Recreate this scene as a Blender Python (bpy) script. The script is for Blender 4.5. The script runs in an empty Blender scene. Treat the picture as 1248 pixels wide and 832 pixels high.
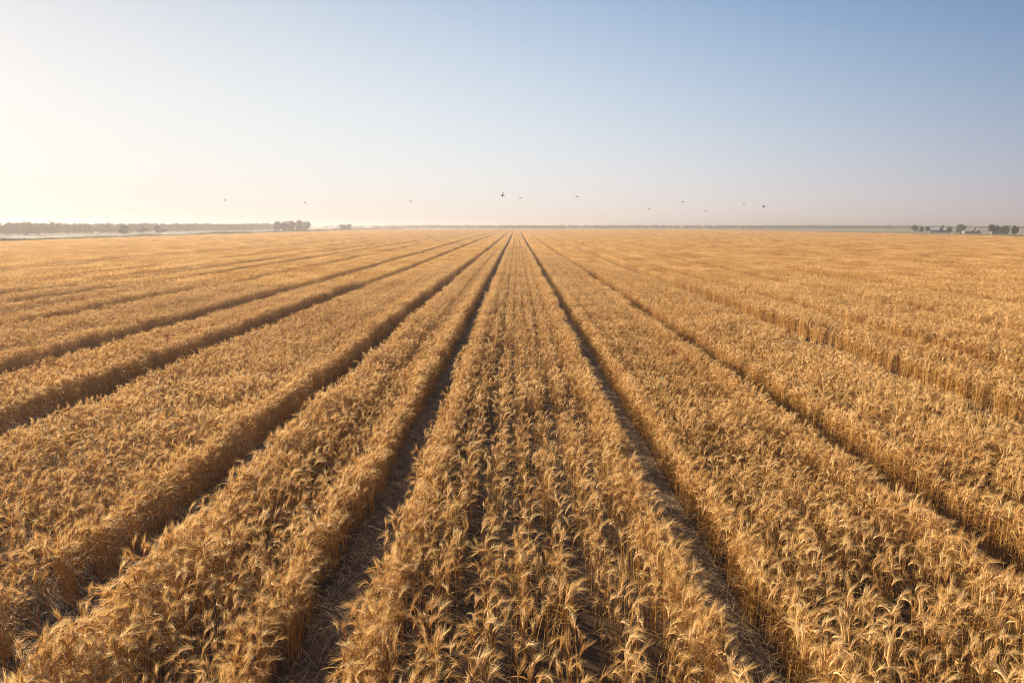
import bpy, math, random
import numpy as np
from mathutils import Vector, Matrix

random.seed(11)
rng = np.random.default_rng(11)
R = math.radians
SC = bpy.context.scene
COL = SC.collection

# ------------------------------------------------------------------ camera
H = 4.6                                   # camera height above the soil
FPX, CX, CY = 832.0, 624.0, 416.0         # focal length and centre in pixels of the 1248 px wide photograph
PITCH = math.atan((416.0 - 274.0) / FPX)
YAW = math.atan((629.5 - 624.0) / FPX)
cd = bpy.data.cameras.new('camera')
cam = bpy.data.objects.new('camera', cd)
COL.objects.link(cam)
cam.location = (0, 0, H)
cam.rotation_euler = (math.pi / 2 - PITCH, 0, YAW)
cd.sensor_width = 36.0
cd.lens = 36.0 * FPX / 1248.0
cd.clip_start, cd.clip_end = 0.1, 30000
SC.camera = cam

# ------------------------------------------------------------------ sky, sun, exposure
SUN_EL, SUN_AZ = R(18), R(54)             # azimuth counted to the left of the view direction (+Y)
SUN_DIR = Vector((-math.sin(SUN_AZ) * math.cos(SUN_EL), math.cos(SUN_AZ) * math.cos(SUN_EL), math.sin(SUN_EL)))
w = bpy.data.worlds.new('World')
SC.world = w
w.use_nodes = True
nt = w.node_tree
sky = nt.nodes.new('ShaderNodeTexSky')
sky.sky_type = 'NISHITA'
sky.sun_disc = False
sky.sun_elevation = SUN_EL
sky.sun_rotation = -SUN_AZ
sky.altitude = 0
sky.air_density = 1.0
sky.dust_density = 0.3
sky.ozone_density = 4.0
bg = nt.nodes['Background']
bg.inputs['Strength'].default_value = 0.10
# a hazy morning sky: the sky texture's contrast softened, a wide pale glow round the sun, deeper blue higher up
EXPO = 1.75
gm = nt.nodes.new('ShaderNodeGamma')
gm.inputs['Gamma'].default_value = 0.3
nt.links.new(sky.outputs[0], gm.inputs['Color'])


def mnode(op, a, b=None, c=None):
    q = nt.nodes.new('ShaderNodeMath')
    q.operation = op
    for i, v in enumerate((a, b, c)):
        if v is None: continue
        if isinstance(v, (int, float)): q.inputs[i].default_value = v
        else: nt.links.new(v, q.inputs[i])
    return q.outputs[0]


tcw = nt.nodes.new('ShaderNodeTexCoord')
dot = nt.nodes.new('ShaderNodeVectorMath'); dot.operation = 'DOT_PRODUCT'
dot.inputs[1].default_value = SUN_DIR
nt.links.new(tcw.outputs['Generated'], dot.inputs[0])
sxyz = nt.nodes.new('ShaderNodeSeparateXYZ')
nt.links.new(tcw.outputs['Generated'], sxyz.inputs[0])
zup = mnode('MINIMUM', mnode('MAXIMUM', sxyz.outputs['Z'], 0.0), 0.36)
mu = mnode('MAXIMUM', dot.outputs['Value'], -0.1)
mu2, zup2 = mnode('MULTIPLY', mu, mu), mnode('MULTIPLY', zup, zup)
rgb = nt.nodes.new('ShaderNodeCombineXYZ')
zmu = mnode('MULTIPLY', mu, zup)
for ch, ks in enumerate(((-.981, -1.239, 1.223, -1.132, -9.423, 4.734), (-1.135, .163, 1.186, -1.018, -7.704, 2.697), (-1.038, .354, .928, -.845, -3.471, 1.005))):
    e_ = ks[0] + math.log(10 / 2 ** EXPO)
    for v, k_ in zip((zup, mu, mu2, zup2, zmu), ks[1:]):
        e_ = mnode('MULTIPLY_ADD', v, k_, e_)
    nt.links.new(mnode('EXPONENT', e_), rgb.inputs[ch])
tn = nt.nodes.new('ShaderNodeVectorMath')
tn.operation = 'MULTIPLY'
nt.links.new(gm.outputs[0], tn.inputs[0])
nt.links.new(rgb.outputs[0], tn.inputs[1])
nt.links.new(tn.outputs[0], bg.inputs['Color'])
sd = bpy.data.lights.new('sun', 'SUN')
sd.energy = 5.0
sd.angle = R(0.6)
sd.color = (1.0, 0.84, 0.63)
sun = bpy.data.objects.new('sun', sd)
COL.objects.link(sun)
sun.rotation_euler = SUN_DIR.to_track_quat('Z', 'Y').to_euler()
sun.location = (-60, 40, 40)
vs = SC.view_settings
vs.view_transform = 'Standard'
vs.look = 'None'
vs.gamma = 1.0
vs.use_curve_mapping = False
vs.exposure = EXPO
SC.render.engine = 'CYCLES'
cy = SC.cycles
cy.max_bounces = 6
cy.diffuse_bounces = 3
cy.glossy_bounces = 2
cy.transmission_bounces = 3
cy.volume_bounces = 0
cy.transparent_max_bounces = 4
cy.use_denoising = True
cy.denoising_prefilter = 'ACCURATE'
cy.denoising_input_passes = 'RGB_ALBEDO_NORMAL'
cy.filter_width = 1.15


# ------------------------------------------------------------------ helpers
def pix(px, py, z=0.0):
    """the point at height z seen at pixel (px, py) of the 1248 x 832 photograph"""
    d = Vector(((px - CX) / FPX, -(py - CY) / FPX, -1.0))
    d.rotate(cam.rotation_euler)
    t = (z - H) / d.z
    return Vector((d.x * t, d.y * t, z))


def pix_at(px, py, dist):
    d = Vector(((px - CX) / FPX, -(py - CY) / FPX, -1.0))
    d.rotate(cam.rotation_euler)
    return Vector((0, 0, H)) + d * dist


def project(P):
    """P (n,3) -> px, py, depth"""
    Rm = np.array(cam.rotation_euler.to_matrix())
    q = (P - np.array([0, 0, H])) @ Rm
    zc = -q[:, 2]
    zz = np.where(np.abs(zc) < 1e-6, 1e-6, zc)
    return CX + FPX * q[:, 0] / zz, CY - FPX * q[:, 1] / zz, zc


def tag(o, label=None, cat=None, group=None, kind=None):
    if label: o['label'] = label
    if cat: o['category'] = cat
    if group: o['group'] = group
    if kind: o['kind'] = kind
    return o


def empty(name, loc, rz=0):
    o = bpy.data.objects.new(name, None)
    COL.objects.link(o)
    o.location = loc
    o.rotation_euler = (0, 0, rz)
    o.empty_display_size = 0.2
    return o


class MB:
    """collects polygons, builds one mesh"""
    def __init__(s):
        s.v, s.f, s.m, s.t = [], [], [], []

    def add(s, verts, faces, mat=0, tint=0.5):
        b = len(s.v)
        s.v.extend(tuple(p) for p in verts)
        s.t.extend([tint] * len(verts))
        for f in faces:
            s.f.append(tuple(b + i for i in f))
            s.m.append(mat)

    def box(s, x0, y0, z0, x1, y1, z1, mat=0):
        s.add([(x0, y0, z0), (x1, y0, z0), (x1, y1, z0), (x0, y1, z0), (x0, y0, z1), (x1, y0, z1), (x1, y1, z1), (x0, y1, z1)],
              [(0, 3, 2, 1), (4, 5, 6, 7), (0, 1, 5, 4), (1, 2, 6, 5), (2, 3, 7, 6), (3, 0, 4, 7)], mat)

    def tube(s, pts, radii, sides=4, mat=0, tint=0.5, cap=False):
        pts = [Vector(p) for p in pts]
        n = len(pts)
        vv = []
        for i, p in enumerate(pts):
            d = (pts[min(i + 1, n - 1)] - pts[max(i - 1, 0)])
            d = d.normalized() if d.length > 1e-9 else Vector((0, 0, 1))
            a = d.cross(Vector((0.31, 0.95, 0.05)))
            if a.length < 1e-3: a = d.cross(Vector((1, 0, 0)))
            a.normalize()
            b = d.cross(a)
            for k in range(sides):
                an = 2 * math.pi * k / sides
                vv.append(p + (a * math.cos(an) + b * math.sin(an)) * radii[i])
        ff = []
        for i in range(n - 1):
            for k in range(sides):
                k2 = (k + 1) % sides
                ff.append((i * sides + k, i * sides + k2, (i + 1) * sides + k2, (i + 1) * sides + k))
        if cap:
            ff.append(tuple(range(sides - 1, -1, -1)))
            ff.append(tuple((n - 1) * sides + k for k in range(sides)))
        s.add(vv, ff, mat, tint)

    def ribbon(s, pts, widths, side, mat=0, tint=0.5, twist=0.0):
        pts = [Vector(p) for p in pts]
        n = len(pts)
        vv, ff = [], []
        for i, p in enumerate(pts):
            d = (pts[min(i + 1, n - 1)] - pts[max(i - 1, 0)]).normalized()
            sd_ = Vector(side)
            if twist:
                sd_.rotate(Matrix.Rotation(twist * i / (n - 1), 3, d))
            vv += [p - sd_ * widths[i] / 2, p + sd_ * widths[i] / 2]
        for i in range(n - 1):
            ff.append((2 * i, 2 * i + 1, 2 * i + 3, 2 * i + 2))
        s.add(vv, ff, mat, tint)

    def mesh(s, name, mats, smooth=False):
        me = bpy.data.meshes.new(name)
        me.from_pydata(s.v, [], s.f)
        for m in mats: me.materials.append(m)
        me.polygons.foreach_set('material_index', s.m)
        if smooth: me.polygons.foreach_set('use_smooth', [True] * len(s.f))
        at = me.attributes.new('tint', 'FLOAT', 'POINT')
        at.data.foreach_set('value', s.t)
        me.update()
        return me

    def build(s, name, mats, parent=None, loc=(0, 0, 0), smooth=False):
        if not isinstance(mats, (list, tuple)): mats = [mats]
        o = bpy.data.objects.new(name, s.mesh(name, mats, smooth))
        COL.objects.link(o)
        o.location = loc
        if parent: o.parent = parent
        return o


# ------------------------------------------------------------------ materials
def nodes(name):
    m = bpy.data.materials.new(name)
    m.use_nodes = True
    t = m.node_tree
    return m, t, t.nodes['Principled BSDF'], t.nodes['Material Output']


def ramp(t, stops):
    r = t.nodes.new('ShaderNodeValToRGB')
    e = r.color_ramp.elements
    while len(e) < len(stops): e.new(0.5)
    for i, (p, c) in enumerate(stops):
        e[i].position = p
        e[i].color = (*c, 1)
    return r


def plant_mat(name, stops, transl=0.3, rough=0.6, spec=0.2, rnd=0.35, patch=0.6):
    """dry plant tissue: colour by a per-blade random and a per-plant random, part of the light shines through"""
    m, t, p, out = nodes(name)
    at = t.nodes.new('ShaderNodeAttribute'); at.attribute_name = 'tint'
    oi = t.nodes.new('ShaderNodeObjectInfo')
    mx = t.nodes.new('ShaderNodeMix'); mx.inputs[0].default_value = rnd
    t.links.new(at.outputs['Fac'], mx.inputs[2]); t.links.new(oi.outputs['Random'], mx.inputs[3])
    r = ramp(t, stops)
    gp = t.nodes.new('ShaderNodeNewGeometry')
    nz = t.nodes.new('ShaderNodeTexNoise'); nz.inputs['Scale'].default_value = 0.16; nz.inputs['Detail'].default_value = 5
    t.links.new(gp.outputs['Position'], nz.inputs[0])
    ma = t.nodes.new('ShaderNodeMath'); ma.operation = 'MULTIPLY_ADD'      # broad patches of riper and greener crop
    ma.inputs[1].default_value = patch; ma.inputs[2].default_value = -patch / 2
    t.links.new(nz.outputs[0], ma.inputs[0])
    ad = t.nodes.new('ShaderNodeMath'); ad.operation = 'ADD'
    t.links.new(mx.outputs[0], ad.inputs[0]); t.links.new(ma.outputs[0], ad.inputs[1])
    t.links.new(ad.outputs[0], r.inputs[0])
    t.links.new(r.outputs[0], p.inputs['Base Color'])
    p.inputs['Roughness'].default_value = rough
    p.inputs['Specular IOR Level'].default_value = spec
    tr = t.nodes.new('ShaderNodeBsdfTranslucent')
    t.links.new(r.outputs[0], tr.inputs['Color'])
    ms = t.nodes.new('ShaderNodeMixShader'); ms.inputs[0].default_value = transl
    t.links.new(p.outputs[0], ms.inputs[1]); t.links.new(tr.outputs[0], ms.inputs[2])
    t.links.new(ms.outputs[0], out.inputs['Surface'])
    return m


def ground_mat(name, stops, scale, scale2=None, rough=0.95, bump=0.3, dist=0.02, stretch=(1, 1, 1)):
    m, t, p, out = nodes(name)
    tc = t.nodes.new('ShaderNodeNewGeometry')
    mp = t.nodes.new('ShaderNodeMapping'); mp.inputs['Scale'].default_value = stretch
    t.links.new(tc.outputs['Position'], mp.inputs[0])
    n1 = t.nodes.new('ShaderNodeTexNoise'); n1.inputs['Scale'].default_value = scale; n1.inputs['Detail'].default_value = 8
    n2 = t.nodes.new('ShaderNodeTexNoise'); n2.inputs['Scale'].default_value = scale2 or scale * 9; n2.inputs['Detail'].default_value = 6
    t.links.new(mp.outputs[0], n1.inputs[0]); t.links.new(mp.outputs[0], n2.inputs[0])
    mx = t.nodes.new('ShaderNodeMix'); mx.inputs[0].default_value = 0.45
    t.links.new(n1.outputs[0], mx.inputs[2]); t.links.new(n2.outputs[0], mx.inputs[3])
    r = ramp(t, stops)
    t.links.new(mx.outputs[0], r.inputs[0]); t.links.new(r.outputs[0], p.inputs['Base Color'])
    p.inputs['Roughness'].default_value = rough
    p.inputs['Specular IOR Level'].default_value = 0.15
    if bump:
        b = t.nodes.new('ShaderNodeBump'); b.inputs['Strength'].default_value = bump; b.inputs['Distance'].default_value = dist
        t.links.new(mx.outputs[0], b.inputs['Height']); t.links.new(b.outputs[0], p.inputs['Normal'])
    return m


def paint_mat(name, col, rough=0.7, var=0.12, scale=1.5, metal=0.0):
    m, t, p, out = nodes(name)
    g = t.nodes.new('ShaderNodeNewGeometry')
    n1 = t.nodes.new('ShaderNodeTexNoise'); n1.inputs['Scale'].default_value = scale; n1.inputs['Detail'].default_value = 6
    t.links.new(g.outputs['Position'], n1.inputs[0])
    r = ramp(t, [(0.3, [c * (1 - var) for c in col]), (0.7, [min(1, c * (1 + var)) for c in col])])
    t.links.new(n1.outputs[0], r.inputs[0]); t.links.new(r.outputs[0], p.inputs['Base Color'])
    p.inputs['Roughness'].default_value = rough
    p.inputs['Metallic'].default_value = metal
    return m


M_STALK = plant_mat('wheat_stalk', [(0.1, (0.35, 0.18, 0.045)), (0.5, (0.50, 0.275, 0.075)), (0.9, (0.62, 0.385, 0.12))], 0.25, 0.5, 0.3)
M_EAR = plant_mat('wheat_ear', [(0.1, (0.42, 0.225, 0.070)), (0.5, (0.61, 0.378, 0.130)), (0.9, (0.81, 0.60, 0.295))], 0.35, 0.55, 0.25)
M_LEAF = plant_mat('wheat_leaf', [(0.05, (0.24, 0.115, 0.036)), (0.45, (0.45, 0.245, 0.070)), (0.8, (0.60, 0.39, 0.115)), (0.97, (0.46, 0.39, 0.11))], 0.40, 0.6, 0.2)
WHEAT = [M_STALK, M_EAR, M_LEAF]
M_STRAW = plant_mat('fallen_straw', [(0.1, (0.19, 0.12, 0.058)), (0.6, (0.37, 0.25, 0.12)), (0.95, (0.55, 0.40, 0.21))], 0.1, 0.7, 0.15, 0.0)
M_FOL = plant_mat('tree_foliage', [(0.1, (0.030, 0.045, 0.016)), (0.5, (0.060, 0.085, 0.028)), (0.9, (0.11, 0.13, 0.045))], 0.25, 0.6, 0.2, 0.1)
M_FOLD = plant_mat('dark_foliage', [(0.1, (0.022, 0.035, 0.016)), (0.5, (0.040, 0.058, 0.024)), (0.9, (0.070, 0.090, 0.036))], 0.2, 0.6, 0.2, 0.1)
M_VERGE = plant_mat('verge_grass', [(0.1, (0.040, 0.055, 0.014)), (0.5, (0.085, 0.11, 0.028)), (0.8, (0.15, 0.15, 0.05)), (0.97, (0.30, 0.25, 0.12))], 0.2, 0.6, 0.2, 0.1)
M_WEED = plant_mat('weed_leaf', [(0.1, (0.05, 0.10, 0.02)), (0.9, (0.12, 0.20, 0.04))], 0.3, 0.5, 0.3, 0.1)
M_CLUMP = plant_mat('clump_foliage', [(0.1, (0.012, 0.017, 0.010)), (0.5, (0.022, 0.030, 0.015)), (0.9, (0.040, 0.050, 0.024))], 0.08, 0.7, 0.1, 0.1)
M_BARK = paint_mat('bark', (0.10, 0.075, 0.055), 0.9, 0.3, 6)
M_SOIL = ground_mat('soil', [(0.30, (0.022, 0.013, 0.008)), (0.5, (0.045, 0.027, 0.015)), (0.7, (0.085, 0.052, 0.028))], 3.0, 40, bump=0.8, dist=0.05)
M_TRACK = ground_mat('track_earth', [(0.30, (0.046, 0.029, 0.016)), (0.48, (0.105, 0.068, 0.040)), (0.68, (0.20, 0.135, 0.078))], 5.0, 60, bump=0.9, dist=0.05, stretch=(1, 0.5, 1))
M_LAND = ground_mat('dry_land', [(0.32, (0.085, 0.075, 0.042)), (0.47, (0.15, 0.125, 0.075)), (0.60, (0.24, 0.195, 0.12)), (0.75, (0.12, 0.115, 0.06))], 0.012, 0.11, bump=0)
M_BANK = ground_mat('bank_turf', [(0.3, (0.035, 0.045, 0.014)), (0.5, (0.07, 0.085, 0.026)), (0.7, (0.13, 0.13, 0.05))], 0.3, 2.5, bump=0)
M_DRY = ground_mat('dry_grass', [(0.3, (0.12, 0.11, 0.055)), (0.5, (0.19, 0.165, 0.09)), (0.7, (0.26, 0.225, 0.135))], 0.06, 0.8, bump=0)

# ------------------------------------------------------------------ ground, soil, tracks
FX0, FX1, FY1 = -125.0, 172.0, 640.0      # the field's edges


def sheet(name, x0, y0, x1, y1, z, m, label=None):
    b = MB()
    b.add([(x0, y0, z), (x1, y0, z), (x1, y1, z), (x0, y1, z)], [(0, 1, 2, 3)])
    o = b.build(name, m)
    tag(o, label, None, None, 'structure')
    return o


sheet('ground', -4800, -300, 4800, 4800, -0.03, M_LAND, 'dry flat farmland reaching to the horizon')
sheet('field_soil', FX0, -8, FX1, FY1, 0.0, M_SOIL, 'dark bare soil under the wheat')
sheet('grass_verge', FX0 - 34, -8, FX0 - 5.5, 900, 0.0, M_DRY, 'pale dry grass strip beyond the left edge of the wheat')
sheet('ditch_bank', FX0 - 5.4, -8, FX0 - 0.2, 900, 0.0, M_BANK, 'dark green bank along the left edge of the wheat')

# gaps between the strips of wheat: (left edge, right edge)
GAPS = [(-2.28, -1.68), (2.08, 2.64), (-5.27, -4.47), (5.78, 6.50)]
for c, wd in [(-10.4, 1.15), (-14.6, 1.3), (-20.5, 1.0), (-26.1, 1.6), (-30.0, 1.1), (-39.2, 1.4), (-47.0, 1.4), (-62.5, 1.5), (-80, 1.5), (-100, 1.5), (-115, 1.2),
              (10.9, 1.3), (14.2, .7), (19.4, .9), (25.7, 1.0), (35.6, 1.1), (44, 1.1), (56, 1.3), (67, 1.2), (80, 1.3), (95, 1.2), (112, 1.4), (130, 1.2), (150, 1.4)]:
    GAPS.append((c - wd / 2, c + wd / 2))
WEAK = []
for c, wd in [(-.57, .21), (-.13, .15), (.76, .21), (.29, .10), (1.32, .11), (-1.06, .10), (3.95, .10), (4.95, .10), (3.2, .05), (-3.3, .06), (-12.4, .22), (-17.5, .3), (-23.0, .3),
              (-7.6, .10), (-6.4, .05), (-9.0, .05), (8.4, .10), (7.4, .05), (9.5, .05), (12.4, .14), (16.6, .14), (22.3, .3), (29.5, .4), (32.5, .3), (39.5, .4), (50, .5), (61.5, .5), (73, .5),
              (87, .5), (-34.5, .5), (-43, .5), (-54, .6), (-70, .6), (-90, .6)]:
    WEAK.append((c - wd / 2, c + wd / 2))
for a, b in GAPS[:4]:
    sheet('dirt_track', a - 0.1, -8, b + 0.1, FY1, 0.012, M_TRACK, 'bare dark track with trampled straw between two strips of wheat')


# ------------------------------------------------------------------ wheat: plants
def stalk_curve(r, base, az, lean, hgt, n=6):
    """points of a stalk that leans towards az"""
    pts = []
    for i in range(n):
        u = i / (n - 1)
        off = lean * u ** 1.7
        pts.append(Vector((base[0] + math.cos(az) * off, base[1] + math.sin(az) * off, hgt * u * (1 - 0.10 * (lean / hgt) ** 2))))
    return pts


def ear_curve(p, d, az, length, droop, n=7):
    """the ear goes on from the stalk's tip and arches over towards az"""
    pts = [p.copy()]
    th = math.atan2(math.hypot(d.x, d.y), d.z)
    hd = Vector((math.cos(az), math.sin(az), 0))
    step = length / (n - 1)
    for i in range(n - 1):
        th += droop / (n - 1)
        pts.append(pts[-1] + (hd * math.sin(th) + Vector((0, 0, 1)) * math.cos(th)) * step)
    return pts


def build_ear(mb, r, pts, detail, tint, az):
    n = len(pts)
    if detail >= 2:
        prof = [0.0022, 0.0062, 0.0080, 0.0082, 0.0074, 0.0056, 0.0020]
        mb.tube(pts, [prof[min(i, 6)] * r.uniform(.85, 1.15) for i in range(n)], 5, 1, tint)
        na, aw = 32, 0.0020
    else:
        sel = [pts[0], pts[n // 2], pts[-1]]
        mb.tube(sel, [0.004, 0.010, 0.003], 3, 1, tint)
        na, aw = 10, 0.0055
    for k in range(na):
        i = 1 + int((n - 2) * (k + 0.5) / na)
        p = pts[i]
        d = (pts[min(i + 1, n - 1)] - pts[i - 1]).normalized()
        q = Vector((r.gauss(0, 1), r.gauss(0, 1), r.gauss(0, 1)))
        q -= d * q.dot(d)
        q.normalize()
        L = r.uniform(.085, .14)
        a = (d + q * r.uniform(.08, .34)).normalized()
        e = p + a * L + Vector((0, 0, -0.012)) * r.random()
        sw = d.cross(q).normalized() * aw / 2
        if detail >= 2:
            m_ = p + a * L * .5 + q * .006
            mb.add([p - sw, p + sw, m_ + sw * .8, m_ - sw * .8, e], [(0, 1, 2, 3), (3, 2, 4)], 1, min(1, tint + r.uniform(-.05, .25)))
        else:
            mb.add([p - sw, p + sw, e], [(0, 1, 2)], 1, min(1, tint + r.uniform(-.05, .25)))


def build_leaf(mb, r, p, detail, az, tint, L=None, wd=None):
    L = L or r.uniform(.16, .30)
    wd = wd or r.uniform(.005, .010)
    n = 6 if detail >= 2 else 4
    pts = [Vector(p)]
    th = r.uniform(.25, .7)
    bend = r.uniform(1.0, 2.4)
    hd = Vector((math.cos(az), math.sin(az), 0))
    for i in range(n - 1):
        th += bend / (n - 1)
        pts.append(pts[-1] + (hd * math.sin(th) + Vector((0, 0, 1)) * math.cos(th)) * L / (n - 1))
    ws = [wd * .7] + [wd * (1 - .75 * ((i / (n - 1)) ** 2)) for i in range(1, n - 1)] + [wd * .12]
    mb.ribbon(pts, ws, Vector((-hd.y, hd.x, r.uniform(-.3, .3))).normalized(), 2, tint, r.uniform(-2.2, 2.2))


def wheat_plant_parts(seed, detail, tillers=3, spread=.045, hmul=1.0):
    """one wheat plant as separate builders: stalks, ears, leaves"""
    r = random.Random(seed)
    st = MB(); ears, leaves = [], []
    gaz = r.uniform(0, 6.28)
    for k in range(tillers):
        a0 = gaz + k * 6.28 / tillers + r.uniform(-.6, .6)
        base = (math.cos(a0) * spread * r.uniform(.2, 1), math.sin(a0) * spread * r.uniform(.2, 1))
        hgt = r.uniform(.50, .74) * hmul
        az = a0 + r.uniform(-2.2, 2.2)
        pts = stalk_curve(r, base, az, r.uniform(.01, .09), hgt, 6 if detail >= 2 else 3)
        tint = min(1, max(0, r.gauss(.5, .22)))
        rad = 0.0024 if detail >= 2 else 0.0042
        st.tube(pts, [rad * (1.15 - .4 * i / (len(pts) - 1)) for i in range(len(pts))], 3, 0, tint)
        d = (pts[-1] - pts[-2]).normalized()
        az2 = r.gauss(0, .9) if r.random() < .6 else az + r.uniform(-1.2, 1.2)   # most ears nod the way the wind blew
        e = MB()
        build_ear(e, r, ear_curve(pts[-1], d, az2, r.uniform(.095, .14), r.choice([.2, .6, 1.1, 1.5, 1.9, 2.3]) * r.uniform(.8, 1.15)), detail,
                  min(1, max(0, r.gauss(.5, .24))), az2)
        ears.append(e)
        for q in range(2):
            u = r.uniform(.45, .95) if q == 0 else r.uniform(.25, .75)
            i = u * (len(pts) - 1)
            p = pts[int(i)].lerp(pts[min(int(i) + 1, len(pts) - 1)], i - int(i))
            lf = MB()
            build_leaf(lf, r, p, detail, r.uniform(0, 6.28), min(1, max(0, r.gauss(.5, .25))), None, None if detail >= 2 else r.uniform(.010, .016))
            leaves.append(lf)
    return st, ears, leaves


def merge(dst, src):
    b = len(dst.v)
    dst.v.extend(src.v); dst.t.extend(src.t); dst.m.extend(src.m)
    dst.f.extend(tuple(b + i for i in f) for f in src.f)


N0, N1, N2 = 34, 20, 10                    # kinds of near plant, middle plant, far patch
PATCH_X, PATCH_Y = 1.2, 3.0
protos = []
near_parts = []
for k in range(N0):
    parts = wheat_plant_parts(100 + k, 2, 2 + k % 3, .075)
    near_parts.append(parts)
    mb = MB()
    merge(mb, parts[0])
    for q in parts[1] + parts[2]: merge(mb, q)
    protos.append(mb)
for k in range(N1):
    parts = wheat_plant_parts(300 + k, 1, 2 + k % 3, .075)
    mb = MB()
    merge(mb, parts[0])
    for q in parts[1] + parts[2]: merge(mb, q)
    protos.append(mb)
for k in range(N2):
    r = random.Random(500 + k)
    mb = MB()
    n = int(78 * PATCH_X * PATCH_Y)
    for i in range(n):
        x, y = r.uniform(-PATCH_X / 2, PATCH_X / 2), r.uniform(-PATCH_Y / 2, PATCH_Y / 2)
        az = r.uniform(0, 6.28)
        hgt = r.uniform(.52, .72)
        ln = r.uniform(.0, .12)
        hd = Vector((math.cos(az), math.sin(az), 0)); sdv = Vector((-hd.y, hd.x, 0))
        top = Vector((x, y, hgt)) + hd * ln
        tint = min(1, max(0, r.gauss(.5, .22)))
        sa = r.uniform(0, 3.14); s2 = Vector((math.cos(sa), math.sin(sa), 0)) * .005
        mb.add([Vector((x, y, 0)) - s2, Vector((x, y, 0)) + s2, top + s2 * .7, top - s2 * .7], [(0, 1, 2, 3)], 0, tint)
        dr = r.uniform(.3, 2.2)
        e = top + (hd * math.sin(dr) + Vector((0, 0, 1)) * math.cos(dr)) * r.uniform(.12, .19)
        mid = top.lerp(e, .5) + Vector((0, 0, .02))
        up = Vector((0, 0, 1)) if abs(math.cos(dr)) < .7 else hd
        for s_, wd in ((sdv, .034), (up, .030)):
            mb.add([top, mid - s_ * wd / 2, e - s_ * wd * .45, e + s_ * wd * .45, mid + s_ * wd / 2], [(0, 1, 2, 3, 4)], 1, min(1, tint + r.uniform(0, .2)))
        for q in range(2):
            build_leaf(mb, r, (x, y, hgt * r.uniform(.35, .85)), 1, r.uniform(0, 6.28), min(1, max(0, r.gauss(.5, .25))), None, r.uniform(.018, .028))
    protos.append(mb)


# ------------------------------------------------------------------ wheat: where it stands
def vnoise(x, y, s, seed):
    """smooth value noise, 0..1"""
    g = np.random.default_rng(seed).random((256, 256))
    X, Y = x / s, y / s
    xi, yi = np.floor(X).astype(int), np.floor(Y).astype(int)
    fx, fy = X - xi, Y - yi
    fx, fy = fx * fx * (3 - 2 * fx), fy * fy * (3 - 2 * fy)
    a = g[xi % 256, yi % 256]; b = g[(xi + 1) % 256, yi % 256]; c = g[xi % 256, (yi + 1) % 256]; d = g[(xi + 1) % 256, (yi + 1) % 256]
    return (a * (1 - fx) + b * fx) * (1 - fy) + (c * (1 - fx) + d * fx) * fy


Y_MID, Y_FAR = 17.0, 46.0
cell = 0.150
def y_far(x):
    return Y_FAR + 84 * np.exp(-(x / 6.5) ** 2)


gx = np.arange(-62, 62, cell)
gy = np.arange(1.5, Y_FAR + 90, cell)
X, Y = [a.ravel() for a in np.meshgrid(gx, gy)]
ok = Y < y_far(X) + 3
X, Y = X[ok], Y[ok]
X = X + rng.uniform(-.5, .5, X.size) * cell * 1.15
Y = Y + rng.uniform(-.5, .5, Y.size) * cell * 1.15
keep = np.ones(X.size, bool)
GW = .05
edge = np.zeros(X.size)                   # -1 / +1: leans left / right out over a track
wob = (vnoise(X * 0 + 7, Y, 1.3, 3) - .5) * .08 + (vnoise(X * 0 + 3, Y, .35, 4) - .5) * .06
for i, (a, b) in enumerate(GAPS):
    wa = wob + (vnoise(X * 0 + i, Y, .9, 31) - .5) * .07
    keep &= ~((X > a - GW + wa * .6) & (X < b + GW + wa * .6))
    edge[(X < a) & (X > a - .27)] = 1
    edge[(X > b) & (X < b + .27)] = -1
for i, (a, b) in enumerate(WEAK):
    wa = (vnoise(X * 0 + 40 + i, Y, .8, 33) - .5) * .05
    ww = .045
    ins = (X > a + wa - ww) & (X < b + wa + ww)
    keep &= ~(ins & (rng.random(X.size) < .93))
keep &= ~((np.abs(X - .2) < 1.9) & (Y < 30) & (rng.random(X.size) < .14))
# thin places
thin = vnoise(X, Y, .45, 8)
keep &= ~((thin < .22) & (rng.random(X.size) < .75))
ex = np.where(edge != 0)[0]
ex = ex[keep[ex]]
ex = np.concatenate([ex, ex[Y[ex] < 40]])      # a strip's edge stands thick, like a wall
X2 = np.concatenate([X, X[ex] - edge[ex] * rng.uniform(-.02, .08, ex.size)])
Y2 = np.concatenate([Y, Y[ex] + rng.uniform(-.09, .09, ex.size)])
E2 = np.concatenate([edge, edge[ex]])
K2 = np.concatenate([keep, np.ones(ex.size, bool)])
px, py, zc = project(np.stack([X2, Y2, np.full(X2.size, .7)], 1))
K2 &= (((zc > .5) & (px > -480) & (px < 1728)) | ((Y2 < 12) & (np.abs(X2) < 13))) & (Y2 < y_far(X2) + rng.uniform(-6, 3, X2.size))
X, Y, E = X2[K2], Y2[K2], E2[K2]
px, py, zc = px[K2], py[K2], zc[K2]
n = X.size
isnear = Y < Y_MID + rng.uniform(-2, 2, n)
idx = np.where(isnear, rng.integers(0, N0, n), N0 + rng.integers(0, N1, n))
hs = .86 + .20 * vnoise(X, Y, 1.1, 9) + .12 * vnoise(X, Y, 4.5, 19) + .10 * (vnoise(X, Y, .3, 10) - .5) + rng.uniform(-.07, .07, n)
rowh = np.random.default_rng(5).uniform(-.10, .10, 4000)
hs = hs + np.where(np.abs(X) > 2.6, rowh[np.floor(X / .85 + 1000).astype(int)], 0)
for a, b in GAPS[4:]:                      # plants along the outer furrows stay shorter
    if a > 0: hs[(X > a - .75) & (X < a)] *= .84
    else: hs[(X > b) & (X < b + .75)] *= .86
rot = np.zeros((n, 3)); rot[:, 2] = rng.normal(-.15, .75, n) + 1.4 * (vnoise(X, Y, 3.5, 61) - .5)
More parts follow.
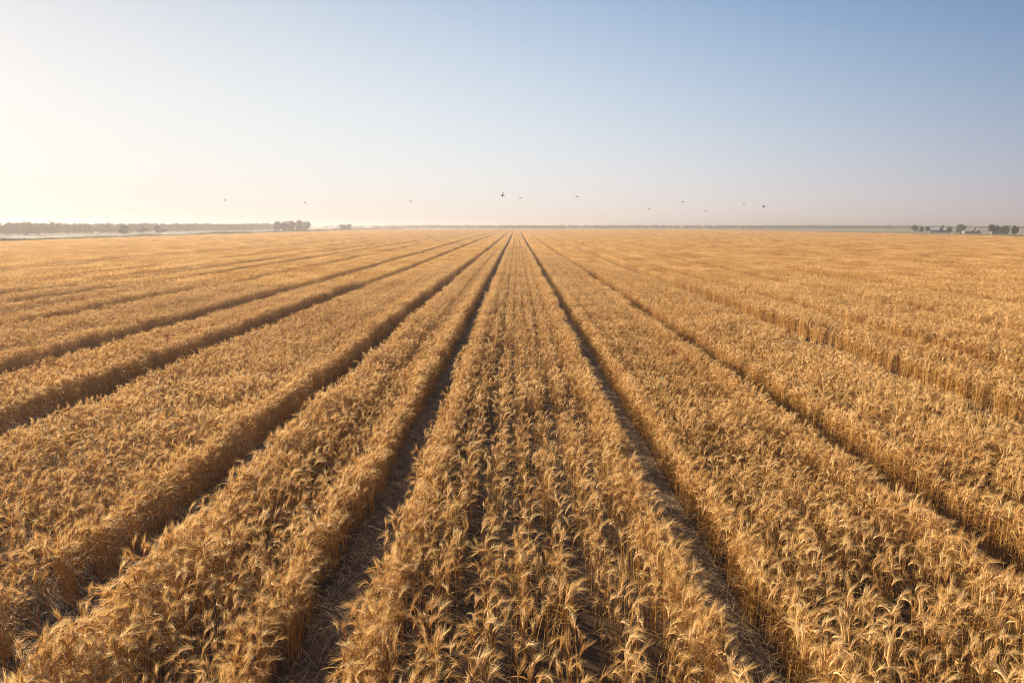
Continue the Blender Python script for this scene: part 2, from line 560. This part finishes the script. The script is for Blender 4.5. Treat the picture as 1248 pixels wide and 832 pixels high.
tilt = rng.normal(0, .05, (n, 2))
rot[:, 0] = tilt[:, 0]
rot[:, 1] = tilt[:, 1]
leanx = E * rng.uniform(-.12, .02, n)
scl = np.stack([hs * rng.uniform(.95, 1.2, n), hs * rng.uniform(.95, 1.2, n), hs], 1)

# the three hundred plants that show largest become things of their own
inview = (zc > .5) & (px > -4) & (px < 1252) & (py > 400) & (py < 824)
order = np.argsort(np.where(inview, zc, 1e9))[:300]
thing_sel = np.zeros(n, bool); thing_sel[order] = True


def full_rot(i):
    # tilt out over the track about world Y, applied after the plant's own turn
    return (Matrix.Rotation(leanx[i], 3, 'Y') @ Matrix.Rotation(rot[i, 0], 3, 'X') @ Matrix.Rotation(rot[i, 2], 3, 'Z')).to_euler()


eul = np.array([tuple(full_rot(i)) for i in range(n)])

STRIPS = [(-1e3, -5.0, 'front of the strip beyond the second track'),
          (-5.0, -2.0, 'front of the strip left of both central tracks'),
          (-2.0, 2.4, 'front of the strip between both central tracks'),
          (2.4, 1e3, 'front of the strip right of both central tracks')]
base_plants = {}


def new_plant(k):
    st, ears, leaves = near_parts[k]
    root = st.build('wheat_plant', WHEAT)
    for e in ears: e.build('ear', WHEAT, root)
    for l in leaves: l.build('leaf', WHEAT, root)
    return root


def copy_tree(o, parent=None):
    c = o.copy()
    COL.objects.link(c)
    c.parent = parent
    for ch in o.children: copy_tree(ch, c)
    return c


def place_things():
    for i in order:
        k = int(idx[i]) % N0
        if k not in base_plants:
            o = base_plants[k] = new_plant(k)
        else:
            o = copy_tree(base_plants[k])
        o.location = (X[i], Y[i], 0)
        o.rotation_euler = eul[i]
        o.scale = scl[i]
        for a, b, txt in STRIPS:
            if a <= X[i] < b:
                tag(o, 'ripe golden wheat plant with bearded ears, ' + txt, 'wheat plant', 'wheat plants, ' + txt)
                break


# far patches, laid strip by strip
allg = sorted([(a - .07, b + .07) for a, b in GAPS if a > FX0 and b < FX1] + [(a, b) for a, b in WEAK])
edges = [FX0] + [q for g in allg for q in g] + [FX1]
P, Pi, Pr, Ps = [], [], [], []
for s in range(0, len(edges), 2):
    xa, xb = edges[s], edges[s + 1]
    wd = xb - xa
    if wd < .12: continue
    nc = max(1, round(wd / PATCH_X))
    for c in range(nc):
        xc = xa + (c + .5) * wd / nc
        ys = np.arange(y_far(xc) - 3 + PATCH_Y / 2 + random.uniform(-3, 3), FY1, PATCH_Y)
        q = np.stack([np.full(ys.size, xc), ys, np.full(ys.size, .6)], 1)
        ax, ay, az = project(q)
        q = q[(ax > -480) & (ax < 1728)]
        if not len(q): continue
        m_ = len(q)
        sx = (wd / nc - .03) / PATCH_X
        q[:, 2] = 0
        P.append(q)
        Pi.append(N0 + N1 + rng.integers(0, N2, m_))
        rr = np.zeros((m_, 3)); rr[:, 2] = rng.integers(0, 2, m_) * math.pi
        Pr.append(rr)
        hz = .85 + .22 * vnoise(q[:, 0], q[:, 1] / 7, 2.2, 9) + rng.uniform(-.04, .04, m_) + (-.12 if c in (0, nc - 1) else (.11 if c % 2 else -.11) + random.uniform(-.04, .04))
        Ps.append(np.stack([np.full(m_, sx), np.full(m_, 1.0), hz], 1))
rest = ~thing_sel
pos = np.concatenate([np.stack([X[rest], Y[rest], np.zeros(rest.sum())], 1)] + P)
ids = np.concatenate([idx[rest]] + Pi)
rots = np.concatenate([eul[rest]] + Pr)
scls = np.concatenate([scl[rest]] + Ps)


def wheat_crop():
    """one object: a mesh that holds the kinds of plant, and a point for each place where one of them stands"""
    mb = MB(); pid = []
    for k, p in enumerate(protos):
        merge(mb, p)
        pid += [k] * len(p.v)
    nv, npt = len(mb.v), len(pos)
    me = bpy.data.meshes.new('wheat_crop')
    me.from_pydata(mb.v + [tuple(p) for p in pos], [], mb.f)
    for m in WHEAT: me.materials.append(m)
    me.polygons.foreach_set('material_index', mb.m)
    z3 = np.zeros((nv, 3))
    for nm, ty, val, fld in (('tint', 'FLOAT', np.concatenate([mb.t, np.full(npt, .5)]), 'value'),
                             ('proto', 'INT', np.concatenate([pid, np.full(npt, -1)]).astype(np.int32), 'value'),
                             ('which', 'INT', np.concatenate([np.zeros(nv), ids]).astype(np.int32), 'value'),
                             ('turn', 'FLOAT_VECTOR', np.concatenate([z3, rots]), 'vector'),
                             ('size', 'FLOAT_VECTOR', np.concatenate([z3 + 1, scls]), 'vector')):
        a = me.attributes.new(nm, ty, 'POINT')
        a.data.foreach_set(fld, np.ascontiguousarray(val).ravel())
    me.update()
    o = bpy.data.objects.new('wheat_crop', me)
    COL.objects.link(o)
    g = bpy.data.node_groups.new('wheat_standing', 'GeometryNodeTree')
    g.interface.new_socket('Geometry', in_out='INPUT', socket_type='NodeSocketGeometry')
    g.interface.new_socket('Geometry', in_out='OUTPUT', socket_type='NodeSocketGeometry')
    N, L = g.nodes, g.links

    def attr(nm, ty):
        q = N.new('GeometryNodeInputNamedAttribute'); q.data_type = ty; q.inputs['Name'].default_value = nm
        return q.outputs[0]
    gi, go = N.new('NodeGroupInput'), N.new('NodeGroupOutput')
    cmp_ = N.new('FunctionNodeCompare'); cmp_.data_type = 'INT'; cmp_.operation = 'GREATER_EQUAL'
    L.new(attr('proto', 'INT'), cmp_.inputs[2]); cmp_.inputs[3].default_value = 0
    sep = N.new('GeometryNodeSeparateGeometry'); sep.domain = 'POINT'
    L.new(gi.outputs[0], sep.inputs[0]); L.new(cmp_.outputs[0], sep.inputs[1])
    sp = N.new('GeometryNodeSplitToInstances'); sp.domain = 'POINT'
    L.new(sep.outputs[0], sp.inputs[0]); L.new(attr('proto', 'INT'), sp.inputs['Group ID'])
    ip = N.new('GeometryNodeInstanceOnPoints')
    L.new(sep.outputs[1], ip.inputs['Points']); L.new(sp.outputs[0], ip.inputs['Instance'])
    ip.inputs['Pick Instance'].default_value = True
    L.new(attr('which', 'INT'), ip.inputs['Instance Index'])
    e2r = N.new('FunctionNodeEulerToRotation')
    L.new(attr('turn', 'FLOAT_VECTOR'), e2r.inputs[0]); L.new(e2r.outputs[0], ip.inputs['Rotation'])
    L.new(attr('size', 'FLOAT_VECTOR'), ip.inputs['Scale'])
    L.new(ip.outputs[0], go.inputs[0])
    md = o.modifiers.new('standing', 'NODES')
    md.node_group = g
    tag(o, 'ripe golden wheat crop standing in long strips across the whole field', 'wheat crop', None, 'stuff')
    return o


wheat_crop()

# ------------------------------------------------------------------ straw on the tracks
sb = MB()
for a, b in GAPS[:4] + [(-10.8, -10.0), (10.6, 11.2)]:
    for i in range(4600):
        y = 4.5 + 40 * random.random() ** 1.8
        x = random.uniform(a - .15, b + .15)
        L_, an = random.uniform(.06, .30), random.gauss(1.57, .75)
        dx, dy = math.cos(an) * L_ / 2, math.sin(an) * L_ / 2
        z = random.uniform(.016, .05)
        wd = random.uniform(.003, .008)
        nx, ny = -math.sin(an) * wd / 2, math.cos(an) * wd / 2
        dz = random.uniform(-.03, .03)
        z0, z1 = max(.016, z - dz), max(.016, z + dz)
        sb.add([(x - dx - nx, y - dy - ny, z0), (x - dx + nx, y - dy + ny, z0), (x + dx + nx, y + dy + ny, z1), (x + dx - nx, y + dy - ny, z1)],
               [(0, 1, 2, 3)], 0, random.random())
tag(sb.build('straw_litter', M_STRAW), 'broken straw and stubble lying on the dark tracks', 'straw', None, 'stuff')


# ------------------------------------------------------------------ trees
def crown_mesh(mb, r, c, rx, ry, rz, nleaf, leaf, clumps=14, flat=0.0):
    """leaf-sized faces gathered in clumps through an uneven crown"""
    cl = []
    for k in range(clumps):
        th, u = r.uniform(0, 6.28), r.uniform(-.85, 1)
        q = math.sqrt(max(0, 1 - u * u)) * r.uniform(.35, .8)
        cl.append((Vector((c[0] + math.cos(th) * q * rx, c[1] + math.sin(th) * q * ry, c[2] + u * rz * .68)), r.uniform(.30, .50), r.uniform(.15, .8)))
    for i in range(nleaf):
        p0, s_, tn = r.choice(cl)
        d = Vector((r.gauss(0, 1), r.gauss(0, 1), r.gauss(0, 1))).normalized() * (r.random() ** .45) * s_
        p = p0 + Vector((d.x * rx, d.y * ry, d.z * rz))
        a = Vector((r.gauss(0, 1), r.gauss(0, 1), r.gauss(0, 1))).normalized() * leaf * r.uniform(.6, 1.3)
        b = a.cross(Vector((r.gauss(0, 1), r.gauss(0, 1), r.gauss(0, 1)))).normalized() * leaf * r.uniform(.4, .8)
        mb.add([p - a, p + b, p + a, p - b], [(0, 1, 2, 3)], 0, min(1, max(0, tn + r.gauss(0, .15))))


def tree(name, label, loc, h, wd, trunk, seed, mat=M_FOL, group=None, nleaf=1500, leaf=.16, clumps=16):
    r = random.Random(seed)
    t = empty(name, loc)
    tag(t, label, 'tree' if 'tree' in name else 'bush', group)
    tb = MB()
    rad = max(.07, h * .026)
    zt = h * .72
    tb.tube([(0, 0, -.05), (r.uniform(-.1, .1), r.uniform(-.1, .1), zt * .35), (r.uniform(-.2, .2), r.uniform(-.2, .2), zt * .7), (r.uniform(-.2, .2), r.uniform(-.2, .2), zt)],
            [rad * 1.5, rad, rad * .65, rad * .2], 7, 0)
    for k in range(6):
        an, z0 = r.uniform(0, 6.28), zt * r.uniform(.28, .7)
        ln = wd * r.uniform(.25, .42)
        tb.tube([(0, 0, z0), (math.cos(an) * ln * .5, math.sin(an) * ln * .5, z0 + ln * .45), (math.cos(an) * ln, math.sin(an) * ln, z0 + ln * .75)],
                [rad * .5, rad * .32, rad * .1], 5, 0)
    tb.build('trunk', M_BARK, t)
    cb = MB()
    zc_ = trunk + (h - trunk) / 2
    crown_mesh(cb, r, (0, 0, zc_), wd / 2, wd / 2, (h - trunk) / 2, nleaf, leaf, clumps)
    cb.build('crown', mat, t)
    return t


def m_per_px(p):
    return (Vector(p) - Vector((0, 0, H))).length * 1.0 / FPX


# single trees along the right edge: pixel x, pixel y of the foot, height and width in pixels, share of bare trunk
RT = [(1114, 284.0, 8.6, 9.0, .12, 'dense pointed dark tree, first of the row left of the white shed', M_CLUMP, 14),
      (1122.5, 284.2, 7.2, 6.0, .12, 'small round tree right of the pointed dark tree', M_FOLD, 12),
      (1131.5, 283.8, 7.6, 6.6, .30, 'thin open tree with forked top at the left end of the white shed', M_CLUMP, 7),
      (1147.5, 284.2, 8.0, 5.0, .25, 'narrow ragged tree in front of the right end of the white shed', M_CLUMP, 7),
      (1156.3, 285.2, 8.4, 7.6, .12, 'lopsided bushy tree between the white shed and the big round tree', M_FOLD, 9),
      (1170, 286.0, 10.6, 13.0, .10, 'largest round green tree standing right of the white shed', M_FOLD, 22),
      (1187.5, 283.4, 5.8, 3.2, .45, 'tiny thin tree far behind the low pale shed', M_CLUMP, 6),
      (1210, 287.3, 12.0, 13.0, .22, 'broad umbrella shaped tree with a visible trunk near the right end', M_CLUMP, 18),
      (1225, 287.2, 10.4, 11.0, .16, 'rounded olive green tree between the umbrella tree and the last tree', M_FOLD, 16),
      (1236.5, 287.4, 10.4, 9.0, .18, 'last tree at the right end of the row, dark with an uneven top', M_CLUMP, 12)]
for i, (x, y, hp, wp, tr, lb, mt, cl) in enumerate(RT):
    p = pix(x, y, 0)
    k = m_per_px(p)
    tree('field_tree', lb, p, hp * k, wp * k * .86, hp * k * tr * .6, 700 + i, mt, 'trees beyond the right edge of the wheat', 2600, .14, cl)

# dark clump, lone bush and small trees on the left
LC = [(338.5, 283.0, 13.0, 8.5), (347.0, 283.0, 13.4, 9.5), (355.5, 283.0, 13.8, 10.0), (364.0, 282.9, 14.0, 10.0), (373.0, 282.7, 13.6, 10.5)]
LCL = ['leftmost and lowest dark tree of the tight clump', 'second dark tree of the tight clump, left of its middle', 'middle dark tree of the tight clump',
       'tallest dark tree of the tight clump, right of its middle', 'dark tree at the right end of the tight clump']
for i, (x, y, hp, wp) in enumerate(LC):
    p = pix(x, y, 0)
    k = m_per_px(p)
    tree('clump_tree', LCL[i], p, hp * k, wp * k * 1.12, .2, 740 + i, M_CLUMP, 'dark trees in the clump at the end of the left wood', 2200, .24, 16)
for i, (x, y, hp, wp, lb) in enumerate([(418, 281.2, 8.0, 9, 'square dark bush standing alone right of the tree clump'), (425.5, 281.1, 7.6, 8.5, 'lower dark bush touching the right side of the square bush')]):
    p = pix(x, y, 0)
    k = m_per_px(p)
    tree('tall_bush', lb, p, hp * k, wp * k, .1, 760 + i, M_CLUMP, None, 1800, .24, 12)
for i, (x, y, hp, wp, tr, lb) in enumerate([(152.5, 288.2, 11.5, 12, .18, 'round dark tree with a short trunk in front of the hazy wood'),
                                            (173.5, 287.2, 10.5, 9, .3, 'slim open tree in front of the wood, between the round tree and the broad one'),
                                            (195, 286.2, 10.0, 14, .15, 'broad hazy tree in front of the wood, right of the slim tree')]):
    p = pix(x, y, 0)
    k = m_per_px(p)
    tree('verge_tree', lb, p, hp * k, wp * k, hp * k * tr, 770 + i, M_CLUMP, 'small trees in front of the left wood', 1900 if i != 1 else 900, .17, 12 if i != 1 else 7)

# the wood on the left: reads as one mass
wb = MB()
r = random.Random(5)
for i in range(1500):
    u = r.random()
    y = 165 + 480 * u ** 1.15
    x = -208 - 90 * r.random() ** 1.3 + 14 * u
    if r.random() < .12: x += 8
    h = r.uniform(4.0, 5.4) + 1.1 * float(vnoise(np.array([y]), np.array([x * .3]), 21, 78)[0]) + (1.0 if r.random() < .05 else 0)
    wd = r.uniform(2.6, 4.6)
    crown_mesh(wb, r, (x, y, h * .52), wd / 2, wd / 2, h * .52, 230, .26, 9)
M_WOOD = plant_mat('wood_foliage', [(0.1, (0.040, 0.038, 0.020)), (0.5, (0.070, 0.064, 0.030)), (0.9, (0.11, 0.10, 0.045))], 0.1, 0.7, 0.1, 0.1)
tag(wb.build('forest', M_WOOD), 'low hazy wood along the left side of the field', 'wood', None, 'stuff')

# far woods along the horizon
fb = MB()
r = random.Random(6)
for k in range(95):
    far = k < 60
    if far:
        y = r.uniform(820, 1350); cxp = r.uniform(-.17, .50) * y
    else:
        y = r.uniform(800, 1150); cxp = r.uniform(.36, .80) * y
        if cxp < FX1 + 40: continue
    ln = r.uniform(40, 200)
    for i in range(int(ln / 4.5)):
        h = (r.uniform(2.9, 4.5) if far else r.uniform(2.0, 3.4)) + (1.4 if r.random() < .05 else 0)
        wd = r.uniform(5, 9)
        crown_mesh(fb, r, (cxp + r.uniform(-ln / 2, ln / 2), y + r.uniform(-9, 9), h * .48), wd / 2, wd / 2, h * .52, 60, .6, 7)
tag(fb.build('distant_woods', M_FOLD), 'hazy line of far-off trees along the horizon', 'wood', None, 'stuff')

# rough grass and weeds along both field edges
vb = MB()
r = random.Random(7)


def tuft(x, y, h, n, sp, tint):
    for q in range(n):
        an = r.uniform(0, 6.28)
        bx, by = x + r.uniform(-sp, sp), y + r.uniform(-sp, sp)
        ln = h * r.uniform(.5, 1.1)
        wd = r.uniform(.04, .10)
        lx = r.uniform(.1, .5) * ln
        sx, sy = -math.sin(an) * wd, math.cos(an) * wd
        vb.add([(bx - sx, by - sy, -.03), (bx + sx, by + sy, -.03), (bx + math.cos(an) * lx, by + math.sin(an) * lx, ln)], [(0, 1, 2)], 0, min(1, max(0, tint + r.gauss(0, .2))))


for i in range(15000):
    y = 120 + 640 * r.random() ** 1.3
    big = float(vnoise(np.array([y]), np.array([0.0]), 14, 77)[0])
    tuft(FX0 - .4 - r.random() ** 1.5 * 4.5, y, (1.05 + 1.0 * big) * r.uniform(.6, 1.3), 7, .35, .05 + .42 * big * r.random())
for i in range(9000):
    y = 170 + 470 * r.random() ** 1.2
    tuft(FX1 + .4 + r.random() ** 1.5 * 5, y, r.uniform(.6, 1.15), 7, .35, r.uniform(.1, .6))
tag(vb.build('verge_weeds', M_VERGE), 'rough green grass and weeds along the edges of the wheat', 'grass', None, 'stuff')

# ------------------------------------------------------------------ farm buildings beyond the right edge
M_WALL = paint_mat('white_render', (0.28, 0.265, 0.25), .85, .06, .8)
M_ROOF = paint_mat('pale_sheet_roof', (0.36, 0.36, 0.36), .6, .08, .5)
M_DARKW = paint_mat('dark_opening', (0.035, 0.04, 0.045), .3, .1, 2)
M_PALE = paint_mat('pale_plaster', (0.18, 0.155, 0.13), .9, .1, .8)
M_GROOF = paint_mat('grey_roof', (0.24, 0.22, 0.21), .7, .12, .7)


def shed(name, label, loc, rz, L, W, hw, hr, wall, roof, nwin, doorx):
    t = empty(name, loc, rz)
    tag(t, label, 'shed')
    b = MB()
    b.add([(-L / 2, -W / 2, -.05), (L / 2, -W / 2, -.05), (L / 2, W / 2, -.05), (-L / 2, W / 2, -.05), (-L / 2, -W / 2, hw), (L / 2, -W / 2, hw), (L / 2, W / 2, hw), (-L / 2, W / 2, hw),
           (-L / 2, 0, hw + hr), (L / 2, 0, hw + hr)],
          [(0, 1, 5, 4), (2, 3, 7, 6), (1, 2, 6, 9, 5), (3, 0, 4, 8, 7), (0, 3, 2, 1), (4, 5, 9, 8), (6, 7, 8, 9)])
    b.build('wall', wall, t)
    b = MB()
    ov, th = .35, .10
    for s_ in (-1, 1):
        y0, z0 = s_ * (W / 2 + ov), hw - ov * hr / (W / 2) + .03
        z1 = hw + hr + .03
        b.add([(-L / 2 - ov, y0, z0), (L / 2 + ov, y0, z0), (L / 2 + ov, 0, z1), (-L / 2 - ov, 0, z1), (-L / 2 - ov, y0, z0 + th), (L / 2 + ov, y0, z0 + th), (L / 2 + ov, 0, z1 + th), (-L / 2 - ov, 0, z1 + th)],
              [(0, 1, 2, 3), (4, 5, 6, 7), (0, 1, 5, 4), (1, 2, 6, 5), (3, 0, 4, 7)])
    b.build('roof', roof, t)
    b = MB(); b.box(doorx - .9, -W / 2 - .05, 0, doorx + .9, -W / 2 + .02, min(2.1, hw - .2)); b.build('door', M_DARKW, t)
    for k in range(nwin):
        xx = -L / 2 + (k + .5) * L / nwin
        if abs(xx - doorx) < 1.6: continue
        b = MB(); b.box(xx - .5, -W / 2 - .06, .9, xx + .5, -W / 2 + .02, 1.7)
        f = b.build('window', M_DARKW, t)
        b = MB()
        b.box(xx - .58, -W / 2 - .08, .82, xx + .58, -W / 2 - .055, .90); b.box(xx - .58, -W / 2 - .08, 1.70, xx + .58, -W / 2 - .055, 1.78)
        b.box(xx - .58, -W / 2 - .08, .90, xx - .50, -W / 2 - .055, 1.70); b.box(xx + .50, -W / 2 - .08, .90, xx + .58, -W / 2 - .055, 1.70)
        b.build('frame', wall, f)
    return t


p = pix(1142, 283.6, 0)
shed('white_shed', 'long white farm shed with a pale gabled roof among small trees', p, R(-24), 8.6, 5.0, 1.7, 1.3, M_WALL, M_ROOF, 4, 1.6)
p = pix(1184, 284.6, 0)
shed('low_shed', 'low pale plaster shed with a grey roof right of the round tree', p, R(-20), 7.5, 4.0, 1.15, .5, M_PALE, M_GROOF, 3, -2.0)
p = pix(1218, 285.2, 0)
shed('plaster_shed', 'small pale plaster shed half hidden behind the last trees', p, R(-30), 7.0, 4.0, 1.3, .6, M_PALE, M_PALE, 3, 2.0)

# ------------------------------------------------------------------ birds
M_BIRD = paint_mat('bird_plumage', (0.035, 0.033, 0.03), .8, .3, 14)
M_BIRD_GLARE = paint_mat('glare_paled_plumage', (0.26, 0.25, 0.24), .8, .2, 14)  # faint birds: glare and haze painted in as a lighter plumage colour


def bird_mesh(span, dih_l, dih_r, sweep):
    """body along +X with head, bill and tail, two wings; grown together by a voxel remesh"""
    L_ = span * .46
    b = MB()
    xs = [-.56, -.50, -.36, -.22, -.05, .12, .26, .34, .40, .46, .49, .56]
    rs = [.030, .040, .040, .075, .115, .120, .085, .060, .070, .062, .026, .006]
    zs = [0.0, 0, 0, 0, 0, 0, .01, .025, .04, .045, .04, .03]
    ring = []
    ns = 10
    for x, q, z in zip(xs, rs, zs):
        for k in range(ns):
            an = 6.2832 * k / ns
            wide = 1.9 if x < -.4 else 1.0
            tall = .45 if x < -.4 else 1.0
            ring.append((x * L_, math.cos(an) * q * L_ * wide, (z + math.sin(an) * q * tall) * L_))
    ff = []
    for i in range(len(xs) - 1):
        for k in range(ns):
            k2 = (k + 1) % ns
            ff.append((i * ns + k, (i + 1) * ns + k, (i + 1) * ns + k2, i * ns + k2))
    ff.append(tuple(range(ns))); ff.append(tuple((len(xs) - 1) * ns + k for k in range(ns - 1, -1, -1)))
    b.add(ring, ff)
    for sgn, dih in ((1, dih_l), (-1, dih_r)):
        st = [(0, .02), (.18, .06), (.42, .10), (.70, .02), (1.0, -.22)]
        ch = [.42, .46, .40, .28, .07]
        vv = []
        hz = 0; yy = .04 * L_
        for j, (u, off) in enumerate(st):
            if j:
                du = (u - st[j - 1][0]) * span * .5
                an = dih * (1.15 if u < .5 else .65)
                yy += du * math.cos(an); hz += du * math.sin(an)
            c, th = ch[j] * L_, (.045 - .028 * u) * L_
            x0 = (off + sweep * -u) * L_ + .08 * L_
            for dx, dz in ((c * .5, 0), (c * .15, th), (-c * .5, .2 * th), (c * .15, -th * .6)):
                vv.append((x0 + dx, sgn * yy, hz + dz + .04 * L_))
        ff = []
        for j in range(len(st) - 1):
            for k in range(4):
                k2 = (k + 1) % 4
                q = (j * 4 + k, j * 4 + k2, (j + 1) * 4 + k2, (j + 1) * 4 + k)
                ff.append(q if sgn < 0 else q[::-1])
        ff.append((0, 1, 2, 3) if sgn > 0 else (3, 2, 1, 0)); e = (len(st) - 1) * 4
        ff.append((e + 3, e + 2, e + 1, e) if sgn > 0 else (e, e + 1, e + 2, e + 3))
        b.add(vv, ff)
    return b


# pixel x, y, span in pixels, distance, heading, bank, raise of the left and right wing, label
BIRDS = [(274.5, 244, 5.0, 86, 20, -35, .15, .25, 'faint bird gliding with tilted wings, above the pale left wood'),
         (371.5, 247, 7.0, 78, 170, -18, .30, .10, 'faint bird gliding level just above the dark tree clump'),
         (501, 246, 4.6, 62, 70, 15, .7, .5, 'small dark bird flying alone, left of the middle of the field'),
         (613, 238.5, 7.6, 45, 195, 24, 1.0, .15, 'largest and darkest bird, one wing raised high, above the central strip'),
         (634, 241.5, 4.8, 55, 30, 10, -.35, -.2, 'bird with lowered wings just right of the largest bird'),
         (703, 239.5, 6.6, 52, 15, 20, -.5, .15, 'bird with one drooping wing, above the right central track'),
         (791.5, 255, 3.4, 86, 160, 10, .5, .3, 'tiny bird flying lowest, right of the drooping winged bird'),
         (832, 246, 4.2, 73, 20, 20, -.2, .35, 'small dark bird flying above and right of the tiny low bird'),
         (860, 257.2, 3.0, 99, 10, 25, .4, .2, 'barely visible hazy bird low above the far trees, lowest of the flock'),
         (907, 250, 4.0, 94, 175, -15, .25, .25, 'faint bird flying just left of the broad winged bird on the right'),
         (931, 252, 7.0, 58, 185, -20, .45, .20, 'rightmost bird of the flock, broad dark wings spread in a shallow V')]
for i, (x, y, sp, ds, hd, bank, dl, dr, lb) in enumerate(BIRDS):
    span = sp / FPX * ds * (1.0 if 'faint' in lb and i < 2 else 1.35 if sp > 5 else 1.6)
    o = bird_mesh(span, dl, dr, .1).build('bird', M_BIRD_GLARE if 'faint' in lb or 'barely' in lb else M_BIRD, None, pix_at(x, y, ds), True)
    o.rotation_euler = (R(bank), R(-6), R(hd))
    md = o.modifiers.new('one_body', 'REMESH'); md.mode = 'VOXEL'; md.voxel_size = span * .012; md.use_smooth_shade = True
    tag(o, lb, 'bird', 'birds over the field')


# ------------------------------------------------------------------ green weeds standing in the wheat
def weed(loc, label, seed, h):
    r = random.Random(seed)
    t = empty('green_weed', loc)
    tag(t, label, 'weed', 'green weeds in the wheat')
    b = MB()
    b.tube([(0, 0, 0), (.02, .01, h * .5), (.03, -.01, h)], [.006, .005, .003], 5)
    b.build('stem', M_WEED, t)
    for k in range(9):
        b = MB()
        build_leaf(b, r, (.02, 0, h * r.uniform(.55, 1.0)), 2, r.uniform(0, 6.28), r.random(), r.uniform(.10, .18), r.uniform(.03, .05))
        b.m = [0] * len(b.m)
        b.build('leaf', M_WEED, t)


weed(pix(516, 443, .66) * Vector((1, 1, 0)) if False else Vector((*pix(516, 443, .66).xy, 0)), 'small green weed poking out of the wheat beside the left central track', 1, .84)
weed(Vector((*pix(804, 467, .66).xy, 0)), 'small green weed among the wheat in the strip right of the right central track', 2, .82)

place_things()

# ------------------------------------------------------------------ the air
m = bpy.data.materials.new('haze')
m.use_nodes = True
t = m.node_tree
t.nodes.clear()
out = t.nodes.new('ShaderNodeOutputMaterial')
pv = t.nodes.new('ShaderNodeVolumePrincipled')
pv.inputs['Color'].default_value = (0.47, 0.45, 0.45, 1)
pv.inputs['Density'].default_value = 0.00088
pv.inputs['Anisotropy'].default_value = 0.36
t.links.new(pv.outputs[0], out.inputs['Volume'])
hb = MB()
hb.box(-4900, -350, -1.1, 4900, 4900, 9.6)
ho = hb.build('haze', m)
tag(ho, 'pale warm haze over the whole plain', None, None, 'stuff')
